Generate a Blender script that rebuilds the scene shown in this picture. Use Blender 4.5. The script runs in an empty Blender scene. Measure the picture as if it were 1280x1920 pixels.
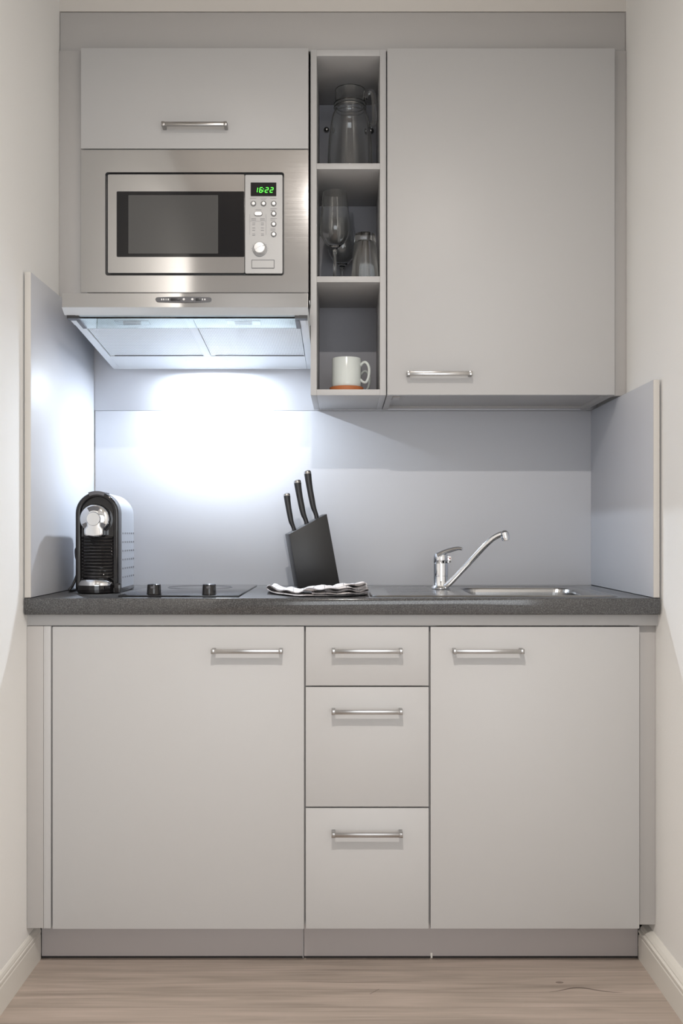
import bpy, bmesh, math, random
from mathutils import Vector, Matrix
random.seed(7)
C = bpy.context.scene.collection
PI = math.pi
F, CX, HY, CZ = 1877.0, 645.0, 1000.0, 1.053      # measured camera: focal in px, vanishing point, eye height
def X(px, Y): return (px-CX)*Y/F
def Z(py, Y): return CZ-(py-HY)*Y/F

# ------------------------------------------------------------------ materials
def new_mat(name):
    m = bpy.data.materials.new(name); m.use_nodes = True
    nt = m.node_tree; b = nt.nodes['Principled BSDF']
    return m, nt, b
def N(nt, kind, **kw):
    n = nt.nodes.new(kind)
    for k, v in kw.items(): setattr(n, k, v)
    return n
def simple(name, col, rough=.5, metal=0, spec=.5, bump=None, coat=0, var=0):
    m, nt, b = new_mat(name)
    b.inputs['Base Color'].default_value = (*col, 1)
    b.inputs['Roughness'].default_value = rough
    b.inputs['Metallic'].default_value = metal
    b.inputs['Specular IOR Level'].default_value = spec
    b.inputs['Coat Weight'].default_value = coat
    tc = N(nt, 'ShaderNodeTexCoord')
    if var:
        no = N(nt, 'ShaderNodeTexNoise'); no.inputs['Scale'].default_value = 3
        nt.links.new(tc.outputs['Object'], no.inputs['Vector'])
        mx = N(nt, 'ShaderNodeMixRGB'); mx.inputs[1].default_value = (*[c*(1-var) for c in col], 1); mx.inputs[2].default_value = (*[min(1, c*(1+var)) for c in col], 1)
        nt.links.new(no.outputs['Fac'], mx.inputs[0]); nt.links.new(mx.outputs[0], b.inputs['Base Color'])
    if bump:
        sc, st = bump
        no = N(nt, 'ShaderNodeTexNoise'); no.inputs['Scale'].default_value = sc
        bp = N(nt, 'ShaderNodeBump'); bp.inputs['Strength'].default_value = st; bp.inputs['Distance'].default_value = .002
        nt.links.new(tc.outputs['Object'], no.inputs['Vector']); nt.links.new(no.outputs['Fac'], bp.inputs['Height']); nt.links.new(bp.outputs[0], b.inputs['Normal'])
    return m
def steel(name, col, rough, aniso=.0, brush=0):
    m, nt, b = new_mat(name)
    b.inputs['Base Color'].default_value = (*col, 1); b.inputs['Metallic'].default_value = 1
    b.inputs['Roughness'].default_value = rough
    if aniso:
        b.inputs['Anisotropic'].default_value = aniso
        cx = N(nt, 'ShaderNodeCombineXYZ'); cx.inputs[0].default_value = 1
        nt.links.new(cx.outputs[0], b.inputs['Tangent'])
    if brush:
        tc = N(nt, 'ShaderNodeTexCoord'); mp = N(nt, 'ShaderNodeMapping'); mp.inputs['Scale'].default_value = (6, 6, 900)
        no = N(nt, 'ShaderNodeTexNoise'); no.inputs['Scale'].default_value = 1; no.inputs['Detail'].default_value = 3
        mr = N(nt, 'ShaderNodeMapRange'); mr.inputs[3].default_value = rough*.7; mr.inputs[4].default_value = rough*1.35
        nt.links.new(tc.outputs['Object'], mp.inputs[0]); nt.links.new(mp.outputs[0], no.inputs['Vector']); nt.links.new(no.outputs['Fac'], mr.inputs[0])
        nt.links.new(mr.outputs[0], b.inputs['Roughness'])
    return m
def glass(name, col=(1, 1, 1), rough=0, ior=1.47):
    m, nt, b = new_mat(name)
    b.inputs['Base Color'].default_value = (*col, 1); b.inputs['Transmission Weight'].default_value = 1
    b.inputs['Roughness'].default_value = rough; b.inputs['IOR'].default_value = ior
    return m
def emit(name, col, s, base=(.02, .02, .02)):
    m, nt, b = new_mat(name)
    b.inputs['Base Color'].default_value = (*base, 1)
    b.inputs['Emission Color'].default_value = (*col, 1); b.inputs['Emission Strength'].default_value = s
    return m

M = {}
M['front'] = simple('greige_laminate', (.494, .49, .489), .42, bump=(900, .05))
M['edge'] = simple('greige_edge_band', (.55, .53, .50), .5)
M['carcass'] = simple('carcass_board', (.46, .45, .445), .6)
M['filler'] = simple('filler_board', (.445, .43, .42), .5)
M['plinth'] = simple('plinth_board', (.48, .445, .44), .45, var=.03)
M['splash'] = simple('light_grey_splashback', (.56, .575, .615), .45, spec=.35)
M['plaster'] = simple('white_plaster', (.90, .897, .88), .85, bump=(140, .12))
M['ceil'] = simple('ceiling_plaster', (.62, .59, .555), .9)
M['base'] = simple('baseboard_paint', (.80, .78, .73), .4)
M['steel'] = steel('brushed_steel', (.56, .558, .56), .085, brush=1)
M['nickel'] = steel('brushed_nickel', (.37, .36, .35), .22)
M['hoodin'] = simple('hood_sheet', (.84, .87, .89), .5, metal=.3)
M['chrome'] = steel('chrome', (.82, .83, .85), .06)
M['sink'] = steel('sink_steel', (.40, .40, .40), .25)
M['mwpanel'] = simple('silver_plastic', (.42, .42, .42), .45, metal=.4)
M['button'] = simple('silver_button', (.78, .78, .78), .3, metal=.4)
M['mark'] = simple('grey_print', (.20, .20, .22), .6)
M['black'] = simple('black_plastic', (.018, .018, .02), .35)
M['blackg'] = simple('black_gloss', (.012, .011, .012), .08, spec=.5)
M['bglass'] = simple('black_glass', (.010, .010, .012), .05, spec=.4)
M['dgrey'] = simple('dark_grey_plastic', (.10, .10, .11), .4)
M['mesh'] = simple('oven_window_mesh', (.085, .085, .085), .12, spec=.5)
M['glass'] = glass('clear_glass', (.97, .98, .98))
M['visor'] = glass('visor_glass', (.86, .96, .95), 0, 1.3)
M['green'] = emit('green_digits', (.08, 1, .05), 3.0)
M['lamp'] = emit('hood_lamp', (.88, .94, 1), 12, (.9, .9, .9))
M['led'] = simple('white_dot', (.85, .85, .85), .4)
M['ceramic'] = simple('white_ceramic', (.64, .68, .66), .18)
M['cork'] = simple('terracotta_coaster', (.42, .13, .04), .6, var=.1)
M['shaded_back'] = simple('shade_darkened_back', (.30, .30, .33), .5)  # panel grey darkened to paint in the shade inside the open shelves
M['block'] = simple('black_wood', (.013, .013, .014), .4, bump=(60, .1))
M['gray_shell'] = simple('grey_shell', (.40, .42, .46), .38, metal=.35)
M['rubber_and_gap_shade'] = simple('rubber_and_gap_shade', (.02, .018, .018), .7)  # knife block feet; also the painted shade under the plinth
M['silicone'] = simple('silicone_bead', (.55, .50, .40), .5)
M['red'] = simple('red_dot', (.25, .02, .02), .4)

def worktop_mat():
    m, nt, b = new_mat('speckled_worktop')
    tc = N(nt, 'ShaderNodeTexCoord')
    n1 = N(nt, 'ShaderNodeTexNoise'); n1.inputs['Scale'].default_value = 380; n1.inputs['Detail'].default_value = 6; n1.inputs['Roughness'].default_value = .75
    n2 = N(nt, 'ShaderNodeTexVoronoi'); n2.inputs['Scale'].default_value = 420
    cr = N(nt, 'ShaderNodeValToRGB')
    e = cr.color_ramp.elements; e[0].position = .33; e[0].color = (.022, .022, .024, 1); e[1].position = .72; e[1].color = (.20, .20, .20, 1)
    k = e.new(.5); k.color = (.068, .068, .070, 1)
    mx = N(nt, 'ShaderNodeMixRGB', blend_type='MULTIPLY'); mx.inputs[0].default_value = .35
    for n in (n1, n2): nt.links.new(tc.outputs['Object'], n.inputs['Vector'])
    nt.links.new(n1.outputs['Fac'], cr.inputs[0]); nt.links.new(cr.outputs[0], mx.inputs[1]); nt.links.new(n2.outputs['Distance'], mx.inputs[2])
    nt.links.new(mx.outputs[0], b.inputs['Base Color']); b.inputs['Roughness'].default_value = .11; b.inputs['Specular IOR Level'].default_value = .65
    return m
M['worktop'] = worktop_mat()

def floor_mat():
    m, nt, b = new_mat('oak_laminate')
    tc = N(nt, 'ShaderNodeTexCoord')
    sx = N(nt, 'ShaderNodeSeparateXYZ'); nt.links.new(tc.outputs['Object'], sx.inputs[0])
    def math_(op, a, c=None, d=None):
        n = N(nt, 'ShaderNodeMath', operation=op)
        for i, v in enumerate((a, c, d)):
            if v is None: continue
            if isinstance(v, (int, float)): n.inputs[i].default_value = v
            else: nt.links.new(v, n.inputs[i])
        return n.outputs[0]
    plank = math_('FLOOR', math_('DIVIDE', math_('SUBTRACT', sx.outputs[1], 2.222), .19))
    mp = N(nt, 'ShaderNodeMapping'); mp.inputs['Scale'].default_value = (1.3, 17, 1)
    add = N(nt, 'ShaderNodeVectorMath', operation='ADD'); nt.links.new(tc.outputs['Object'], add.inputs[0])
    cb = N(nt, 'ShaderNodeCombineXYZ'); nt.links.new(math_('MULTIPLY', plank, 3.7), cb.inputs[0]); nt.links.new(cb.outputs[0], add.inputs[1])
    nt.links.new(add.outputs[0], mp.inputs[0])
    no = N(nt, 'ShaderNodeTexNoise'); no.inputs['Scale'].default_value = 1.6; no.inputs['Detail'].default_value = 6; no.inputs['Distortion'].default_value = .6
    nt.links.new(mp.outputs[0], no.inputs['Vector'])
    mp2 = N(nt, 'ShaderNodeMapping'); mp2.inputs['Scale'].default_value = (5, 130, 1); nt.links.new(add.outputs[0], mp2.inputs[0])
    no2 = N(nt, 'ShaderNodeTexNoise'); no2.inputs['Scale'].default_value = 1; no2.inputs['Detail'].default_value = 5; nt.links.new(mp2.outputs[0], no2.inputs['Vector'])
    cr = N(nt, 'ShaderNodeValToRGB'); e = cr.color_ramp.elements
    e[0].position = .30; e[0].color = (.28, .235, .20, 1); e[1].position = .70; e[1].color = (.56, .465, .41, 1); k = e.new(.5); k.color = (.43, .36, .31, 1)
    mixf = math_('ADD', math_('MULTIPLY', no.outputs['Fac'], .66), math_('MULTIPLY', no2.outputs['Fac'], .34))
    nt.links.new(mixf, cr.inputs[0])
    # seam between planks
    fr = math_('FRACT', math_('DIVIDE', math_('SUBTRACT', sx.outputs[1], 2.222), .19))
    seam = math_('LESS_THAN', fr, .012)
    # a long dark crack in the grain and a small knot
    x0, x1 = X(1025, 2.31), X(1168, 2.31)
    t = math_('DIVIDE', math_('SUBTRACT', sx.outputs[0], x0), x1-x0)
    tt = math_('POWER', math_('SUBTRACT', t, .42), 2)
    yc = math_('ADD', math_('MULTIPLY', math_('POWER', 2.718, math_('MULTIPLY', tt, -14.0)), .024), 2.296)
    dist = math_('ABSOLUTE', math_('SUBTRACT', sx.outputs[1], yc))
    inr = math_('MULTIPLY', math_('GREATER_THAN', t, 0), math_('LESS_THAN', t, 1))
    wid = math_('MULTIPLY', math_('SUBTRACT', .25, math_('POWER', math_('ABSOLUTE', math_('SUBTRACT', t, .5)), 2)), .011)
    crack = math_('MULTIPLY', math_('LESS_THAN', dist, wid), inr)
    x2, x3 = X(500, 2.355), X(790, 2.355); t2 = math_('DIVIDE', math_('SUBTRACT', sx.outputs[0], x2), x3-x2)
    yc2 = math_('ADD', math_('MULTIPLY', math_('SINE', math_('MULTIPLY', t2, 9.0)), .0022), F*CZ/841)
    wid2 = math_('MULTIPLY', math_('SUBTRACT', .25, math_('POWER', math_('ABSOLUTE', math_('SUBTRACT', t2, .62)), 2)), .006)
    crack2 = math_('MULTIPLY', math_('MULTIPLY', math_('LESS_THAN', math_('ABSOLUTE', math_('SUBTRACT', sx.outputs[1], yc2)), wid2), math_('GREATER_THAN', t2, 0)), math_('LESS_THAN', t2, 1))
    x4 = X(702, 2.30)
    d4 = math_('ABSOLUTE', math_('SUBTRACT', math_('SUBTRACT', sx.outputs[1], F*CZ/859), math_('MULTIPLY', math_('SUBTRACT', sx.outputs[0], x4), 1.1)))
    crack3 = math_('MULTIPLY', math_('LESS_THAN', d4, .0018), math_('LESS_THAN', math_('ABSOLUTE', math_('SUBTRACT', sx.outputs[0], x4)), .011))
    kx, ky = X(1049, 2.345), F*CZ/842
    kd = math_('SQRT', math_('ADD', math_('POWER', math_('MULTIPLY', math_('SUBTRACT', sx.outputs[0], kx), .55), 2), math_('POWER', math_('SUBTRACT', sx.outputs[1], ky), 2)))
    knot = math_('MULTIPLY', math_('LESS_THAN', kd, .0052), 1.0)
    dk = math_('MINIMUM', math_('ADD', math_('ADD', math_('MULTIPLY', seam, .28), math_('ADD', math_('MULTIPLY', crack, .7), math_('MULTIPLY', math_('MAXIMUM', crack2, crack3), .5))), math_('MULTIPLY', knot, .55)), .8)
    mx = N(nt, 'ShaderNodeMixRGB'); nt.links.new(dk, mx.inputs[0]); nt.links.new(cr.outputs[0], mx.inputs[1]); mx.inputs[2].default_value = (.07, .05, .04, 1)
    nt.links.new(mx.outputs[0], b.inputs['Base Color']); b.inputs['Roughness'].default_value = .42
    bp = N(nt, 'ShaderNodeBump'); bp.inputs['Strength'].default_value = .12; bp.inputs['Distance'].default_value = .001
    nt.links.new(no2.outputs['Fac'], bp.inputs['Height']); nt.links.new(bp.outputs[0], b.inputs['Normal'])
    return m
M['floor'] = floor_mat()

def filter_mat():
    m, nt, b = new_mat('perforated_filter')
    tc = N(nt, 'ShaderNodeTexCoord'); mp = N(nt, 'ShaderNodeMapping'); mp.inputs['Scale'].default_value = (230, 130, 0)
    vo = N(nt, 'ShaderNodeTexVoronoi'); vo.inputs['Scale'].default_value = 1; vo.inputs['Randomness'].default_value = 0
    cr = N(nt, 'ShaderNodeValToRGB'); e = cr.color_ramp.elements; e[0].position = .22; e[0].color = (.36, .38, .40, 1); e[1].position = .34; e[1].color = (.86, .89, .90, 1)
    nt.links.new(tc.outputs['Object'], mp.inputs[0]); nt.links.new(mp.outputs[0], vo.inputs['Vector']); nt.links.new(vo.outputs['Distance'], cr.inputs[0])
    nt.links.new(cr.outputs[0], b.inputs['Base Color']); b.inputs['Metallic'].default_value = .35; b.inputs['Roughness'].default_value = .5
    return m
M['filter'] = filter_mat()

def towel_mat():
    m, nt, b = new_mat('checked_cotton')
    uv = N(nt, 'ShaderNodeUVMap'); sx = N(nt, 'ShaderNodeSeparateXYZ'); nt.links.new(uv.outputs[0], sx.inputs[0])
    outs = []
    for i, s in ((0, .026), (1, .026)):
        d = N(nt, 'ShaderNodeMath', operation='DIVIDE'); d.inputs[1].default_value = s; nt.links.new(sx.outputs[i], d.inputs[0])
        f = N(nt, 'ShaderNodeMath', operation='FRACT'); nt.links.new(d.outputs[0], f.inputs[0])
        l = N(nt, 'ShaderNodeMath', operation='LESS_THAN'); l.inputs[1].default_value = .05; nt.links.new(f.outputs[0], l.inputs[0]); outs.append(l.outputs[0])
    mxx = N(nt, 'ShaderNodeMath', operation='MAXIMUM'); nt.links.new(outs[0], mxx.inputs[0]); nt.links.new(outs[1], mxx.inputs[1])
    mul = N(nt, 'ShaderNodeMath', operation='MULTIPLY'); mul.inputs[1].default_value = .75; nt.links.new(mxx.outputs[0], mul.inputs[0])
    mx = N(nt, 'ShaderNodeMixRGB'); mx.inputs[1].default_value = (.70, .665, .655, 1); mx.inputs[2].default_value = (.12, .12, .14, 1)
    nt.links.new(mul.outputs[0], mx.inputs[0]); nt.links.new(mx.outputs[0], b.inputs['Base Color']); b.inputs['Roughness'].default_value = .95
    tc = N(nt, 'ShaderNodeTexCoord'); no = N(nt, 'ShaderNodeTexNoise'); no.inputs['Scale'].default_value = 70; nt.links.new(tc.outputs['Object'], no.inputs['Vector'])
    bp = N(nt, 'ShaderNodeBump'); bp.inputs['Strength'].default_value = .5; bp.inputs['Distance'].default_value = .002
    nt.links.new(no.outputs['Fac'], bp.inputs['Height']); nt.links.new(bp.outputs[0], b.inputs['Normal'])
    return m
M['towel'] = towel_mat()

# ------------------------------------------------------------------ mesh helpers
def box(bm, x0, x1, y0, y1, z0, z1, bev=0, seg=2):
    if x0 > x1: x0, x1 = x1, x0
    vs = [bm.verts.new((x, y, z)) for x in (x0, x1) for y in (y0, y1) for z in (z0, z1)]
    idx = [(0, 1, 3, 2), (4, 6, 7, 5), (0, 4, 5, 1), (2, 3, 7, 6), (0, 2, 6, 4), (1, 5, 7, 3)]
    fs = [bm.faces.new([vs[i] for i in f]) for f in idx]
    if bev:
        es = list({e for f in fs for e in f.edges})
        bmesh.ops.bevel(bm, geom=es, offset=bev, segments=seg, profile=.5, affect='EDGES')
    return vs
def B(*a, **k):
    bm = bmesh.new(); box(bm, *a, **k); return bm
def rrect(x0, x1, z0, z1, r, n=5):
    pts = []
    for cx, cz, a0 in ((x1-r, z1-r, 0), (x0+r, z1-r, 90), (x0+r, z0+r, 180), (x1-r, z0+r, 270)):
        for i in range(n+1):
            a = math.radians(a0+90*i/n); pts.append((cx+r*math.cos(a), cz+r*math.sin(a)))
    return pts
def prism(bm, pts, y0, y1, ax='Y'):
    """extrude a 2-D loop along an axis ('Y': pts are x,z; 'Z': pts are x,y; 'X': pts are y,z)"""
    def P(p, t):
        return (p[0], t, p[1]) if ax == 'Y' else ((p[0], p[1], t) if ax == 'Z' else (t, p[0], p[1]))
    a = [bm.verts.new(P(p, y0)) for p in pts]; b = [bm.verts.new(P(p, y1)) for p in pts]
    n = len(pts)
    bm.faces.new(a); bm.faces.new(b[::-1])
    for i in range(n): bm.faces.new((a[i], b[i], b[(i+1) % n], a[(i+1) % n]))
    bmesh.ops.recalc_face_normals(bm, faces=bm.faces)
def ring(bm, outer, inner, y0, y1, ax='Y'):
    def P(p, t): return (p[0], t, p[1]) if ax == 'Y' else (p[0], p[1], t)
    L = [[bm.verts.new(P(p, t)) for p in lp] for lp in (outer, inner) for t in (y0, y1)]
    o0, o1, i0, i1 = L; n = len(outer)
    for i in range(n):
        j = (i+1) % n
        bm.faces.new((o0[i], i0[i], i0[j], o0[j])); bm.faces.new((o1[i], o1[j], i1[j], i1[i]))
        bm.faces.new((o0[i], o0[j], o1[j], o1[i])); bm.faces.new((i0[i], i1[i], i1[j], i0[j]))
    bmesh.ops.recalc_face_normals(bm, faces=bm.faces)
def lathe(bm, prof, c=(0, 0, 0), n=40, axis='Z'):
    rows = []
    for r, h in prof:
        row = []
        if r < 1e-6:
            p = (0, 0, h) if axis == 'Z' else (0, -h, 0)
            row = [bm.verts.new((c[0]+p[0], c[1]+p[1], c[2]+p[2]))]
        else:
            for i in range(n):
                a = 2*PI*i/n
                p = (r*math.cos(a), r*math.sin(a), h) if axis == 'Z' else (r*math.cos(a), -h, r*math.sin(a))
                row.append(bm.verts.new((c[0]+p[0], c[1]+p[1], c[2]+p[2])))
        rows.append(row)
    for a, b in zip(rows, rows[1:]):
        if len(a) == 1 and len(b) == 1: continue
        for i in range(n):
            j = (i+1) % n
            if len(a) == 1: bm.faces.new((a[0], b[i], b[j]))
            elif len(b) == 1: bm.faces.new((a[i], b[0], a[j]))
            else: bm.faces.new((a[i], b[i], b[j], a[j]))
    bmesh.ops.recalc_face_normals(bm, faces=bm.faces)
def smoothpath(pts, k=6):
    P = [Vector(p) for p in pts]; P = [P[0]*2-P[1]]+P+[P[-1]*2-P[-2]]; out = []
    for i in range(1, len(P)-2):
        for s in range(k):
            t = s/k
            out.append(.5*((2*P[i])+(-P[i-1]+P[i+1])*t+(2*P[i-1]-5*P[i]+4*P[i+1]-P[i+2])*t*t+(-P[i-1]+3*P[i]-3*P[i+1]+P[i+2])*t**3))
    out.append(P[-2]); return out
def tube(bm, pts, rad, n=12, flat=1.0, up=(0, 1, 0)):
    """tube along pts; rad number or list; flat scales the section along 'up'"""
    pts = [Vector(p) for p in pts]; up = Vector(up)
    R = rad if isinstance(rad, (list, tuple)) else [rad]*len(pts)
    rows = []
    for i, p in enumerate(pts):
        d = (pts[min(i+1, len(pts)-1)]-pts[max(i-1, 0)]).normalized()
        s = d.cross(up)
        if s.length < 1e-4: s = d.cross(Vector((1, 0, 0)))
        s.normalize(); u = s.cross(d).normalized()
        rows.append([bm.verts.new(p+s*(R[i]*math.cos(2*PI*k/n))+u*(R[i]*flat*math.sin(2*PI*k/n))) for k in range(n)])
    for a, b in zip(rows, rows[1:]):
        for k in range(n): bm.faces.new((a[k], a[(k+1) % n], b[(k+1) % n], b[k]))
    bm.faces.new(rows[0][::-1]); bm.faces.new(rows[-1])
    bmesh.ops.recalc_face_normals(bm, faces=bm.faces)

def wloc(o):
    v = Vector((0, 0, 0))
    while o: v += o.location; o = o.parent
    return v
def obj(name, bm, mat, parent=None, loc=None, smooth=True, label=None):
    me = bpy.data.meshes.new(name)
    if loc is not None: off = Vector(loc)
    elif parent: off = wloc(parent)
    else:
        lo = Vector([min(v.co[i] for v in bm.verts) for i in range(3)]); hi = Vector([max(v.co[i] for v in bm.verts) for i in range(3)])
        off = Vector(((lo.x+hi.x)/2, (lo.y+hi.y)/2, lo.z))
    bmesh.ops.translate(bm, verts=bm.verts, vec=-off)
    bm.to_mesh(me); bm.free()
    for p in me.polygons: p.use_smooth = smooth
    if smooth: me.set_sharp_from_angle(angle=math.radians(38))
    me.materials.append(mat)
    o = bpy.data.objects.new(name, me); C.objects.link(o)
    if parent: o.parent = parent
    else: o.location = off
    if label: o['label'] = label
    return o
def tag(o, label, cat, group=None, kind=None):
    o['label'] = label; o['category'] = cat
    if group: o['group'] = group
    if kind: o['kind'] = kind
    return o
def thing(name, loc, label, cat, group=None):
    o = bpy.data.objects.new(name, None); C.objects.link(o); o.location = loc; o.empty_display_size = .05
    return tag(o, label, cat, group)
def struct(name, bm, mat, label=None):
    o = obj(name, bm, mat, loc=(0, 0, 0), smooth=False); o['kind'] = 'structure'
    if label: o['label'] = label
    return o
def copy_tree(o, parent=None):
    c = o.copy(); C.objects.link(c)
    if parent: c.parent = parent
    for ch in list(o.children): copy_tree(ch, c)
    return c

# ------------------------------------------------------------------ room shell
WL, WR, YB = -.7575, .7495, 2.96
YE = .38                     # where the niche opens into the room
CEIL = 2.70
struct('floor', B(-2.6, 2.6, -3.4, YB+.1, -.1, 0), M['floor'], 'grey-brown oak laminate floor with boards running left to right')
struct('ceiling', B(-2.6, 2.6, -3.4, YB+.1, CEIL, CEIL+.1), M['ceil'])
struct('wall_back', B(WL-.1, WR+.1, YB+.012, YB+.1, 0, CEIL), M['plaster'])
struct('wall_left', B(WL-.12, WL, YE, YB+.012, 0, CEIL), M['plaster'], 'white plastered wall left of the kitchenette')
struct('wall_right', B(WR, WR+.12, YE, YB+.012, 0, CEIL), M['plaster'], 'white plastered wall right of the kitchenette')
struct('wall_left_return', B(-2.6, WL-.12, YE, YE+.12, 0, CEIL), M['plaster'])
struct('wall_right_return', B(WR+.12, 2.6, YE, YE+.12, 0, CEIL), M['plaster'])
struct('wall_west', B(-2.7, -2.6, -3.4, YE+.12, 0, CEIL), M['plaster'])
struct('wall_east', B(2.6, 2.7, -3.4, YE+.12, 0, CEIL), M['plaster'])
bm = bmesh.new(); WX0, WX1, WZ0, WZ1 = -.9, 1.9, .15, 2.25
box(bm, -2.7, WX0, -3.5, -3.4, 0, CEIL); box(bm, WX1, 2.7, -3.5, -3.4, 0, CEIL); box(bm, WX0, WX1, -3.5, -3.4, 0, WZ0); box(bm, WX0, WX1, -3.5, -3.4, WZ1, CEIL)
struct('wall_front', bm, M['plaster'])
bm = bmesh.new()
for a in (WX0, (WX0+WX1)/2-.03, WX1-.06): box(bm, a, a+.06, -3.48, -3.42, WZ0, WZ1)
box(bm, WX0, WX1, -3.48, -3.42, WZ0, WZ0+.06); box(bm, WX0, WX1, -3.48, -3.42, WZ1-.06, WZ1)
struct('window_1', bm, M['base'])
# plaster bulkhead above the fitted units
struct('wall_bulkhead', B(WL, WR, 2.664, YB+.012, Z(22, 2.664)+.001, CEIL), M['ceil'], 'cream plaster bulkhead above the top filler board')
# baseboards with a stepped moulding
def baseboard(name, wall, face, sgn, y0, y1):
    d = wall-face           # signed thickness
    pr = [(face, 0), (face, .058), (face+d*.12, .0605), (face+d*.12, .0635), (face, .066), (face, .071), (face+d*.22, .0735), (face+d*.22, .077), (face+d*.45, .083), (face+d*.8, .087), (wall, .088), (wall, 0)]
    bm = bmesh.new(); prism(bm, pr, y0, y1)
    o = struct(name, bm, M['base']); return o
baseboard('baseboard_left', WL, -.750, 1, YE, 2.478)
baseboard('baseboard_right', WR, .7275, -1, YE, 2.478)

# ------------------------------------------------------------------ handles
def handle(cx, z, yd, parent, ln=.168):
    bm = bmesh.new()
    x0, x1 = cx-ln/2, cx+ln/2
    box(bm, x0, x1, yd-.031, yd-.023, z-.0048, z+.0048, .0009)
    for a, b_ in ((x0, x0+.0085), (x1-.0085, x1)): box(bm, a, b_, yd-.0315, yd, z-.0055, z+.0055, .0008)
    return obj('handle', bm, M['nickel'], parent)

# ------------------------------------------------------------------ lower units
YC, YD = 2.36, 2.388
ZD0 = .109
def front(name, parent, px0, px1, py0, py1, Y=YD, mat=None):
    bm = B(X(px0, Y), X(px1, Y), Y, Y+.018, Z(py1, Y), Z(py0, Y), .0012)
    return obj(name, bm, mat or M['front'], parent)
def carcass(parent, x0, x1, y0, y1, z0, z1, top=True):
    bm = bmesh.new(); t = .016
    box(bm, x0, x0+t, y0, y1, z0, z1); box(bm, x1-t, x1, y0, y1, z0, z1)
    box(bm, x0+t, x1-t, y0, y1, z0, z0+t); box(bm, x0+t, x1-t, y1-.008, y1, z0+t, z1)
    if top: box(bm, x0+t, x1-t, y0, y1, z1-t, z1)
    return obj('body', bm, M['carcass'], parent, smooth=False)

xa, xb, xc, xd = X(97, YD), X(571.3, YD), X(805.3, YD), X(1199, YD)
t = thing('base_cabinet', ((xa+xb)/2, 2.67, ZD0), 'wide greige base cabinet with one handled door under the hob', 'cabinet')
carcass(t, xa+.001, xb-.0005, YD+.0205, 2.94, ZD0+.002, .8315)
d = front('door', t, 98.2, 569.8, 1175, 1742); handle(X(462, YD-.03), Z(1221.5, YD-.027), YD, d)
t = thing('drawer_unit', ((xb+xc)/2, 2.67, ZD0), 'narrow greige drawer unit with three drawers between the two base cabinets', 'drawer unit')
carcass(t, xb+.0005, xc-.0005, YD+.0205, 2.94, ZD0+.002, .8315)
for (a, b_, hy) in ((1175.5, 1285.8, 1221.5), (1288.2, 1512.8, 1335.5), (1515.5, 1741.5, 1566)):
    dr = front('drawer', t, 573, 803.6, a, b_); handle(X(688.2, YD-.03), Z(hy, YD-.027), YD, dr)
    bm = bmesh.new(); x0, x1 = xb+.022, xc-.022; z0, z1 = Z(b_, YD)+.02, Z(a, YD)-.03     # drawer box
    box(bm, x0, x0+.012, YD+.0185, 2.85, z0, z1); box(bm, x1-.012, x1, YD+.0185, 2.85, z0, z1); box(bm, x0+.012, x1-.012, YD+.0185, 2.85, z0, z0+.01); box(bm, x0+.012, x1-.012, 2.84, 2.85, z0+.01, z1)
    obj('drawer_box', bm, M['carcass'], dr, smooth=False)
t = thing('base_cabinet', ((xc+xd)/2, 2.67, ZD0), 'greige base cabinet with one handled door below the sink', 'cabinet')
carcass(t, xc+.0005, xd-.001, YD+.0205, 2.94, ZD0+.002, .8315, top=False)
d = front('door', t, 806.8, 1198.4, 1175.5, 1741.5); handle(X(916.5, YD-.03), Z(1221.5, YD-.027), YD, d)

tag(obj('filler_panel', B(WL+.0005, X(81.2, YD), YD+.001, YD+.019, .1105, .8315, .0008), M['filler']), 'greige filler strip between left wall and the lower cabinets', 'filler panel')
tag(obj('end_panel', B(X(81.8, YD), X(95.2, YD), YD, 2.94, .1105, .8315, .0008), M['front']), 'thin greige end board beside the left lower cabinet door', 'panel')
tag(obj('filler_panel', B(xd+.001, WR-.0005, 2.411, 2.429, .1105, .8315, .0008), M['filler']), 'recessed greige filler strip between right wall and sink cabinet', 'filler panel')
tag(obj('front_rail', B(X(46, 2.392), X(1233.5, 2.392), 2.392, 2.41, .8325, .8597, .0008), M['front']), 'long greige rail right under the dark worktop', 'rail')
# plinth in two boards with a dark strip painting the shaded gap at the floor
YP = 2.48
for (p0, p1, lab) in ((78, 568, 'left plinth board at the floor under the wide cabinet'), (569.6, 1195.5, 'right plinth board at the floor under drawers and sink cabinet')):
    x0, x1 = X(p0, YP), X(p1, YP)
    t = thing('plinth', ((x0+x1)/2, YP, 0), 'grey '+lab, 'plinth')
    obj('board', B(x0, x1, YP, YP+.016, .0055, .108, .001), M['plinth'], t)
    obj('floor_gap_shade', B(x0, x1, YP+.003, YP+.014, 0.0, .0055), M['rubber_and_gap_shade'], t, smooth=False, label='dark strip painted as shade in the gap under the plinth')
    if p0 > 500: obj('clip', B(X(807, YP), X(810.5, YP), YP-.0012, YP, .001, .014, .0004), M['base'], t, label='small pale clip')
    else: obj('joint_strip', B(x1-.001, x1+.0012, YP-.0012, YP, .001, .106, .0004), M['front'], t, label='pale joint strip')

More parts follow.
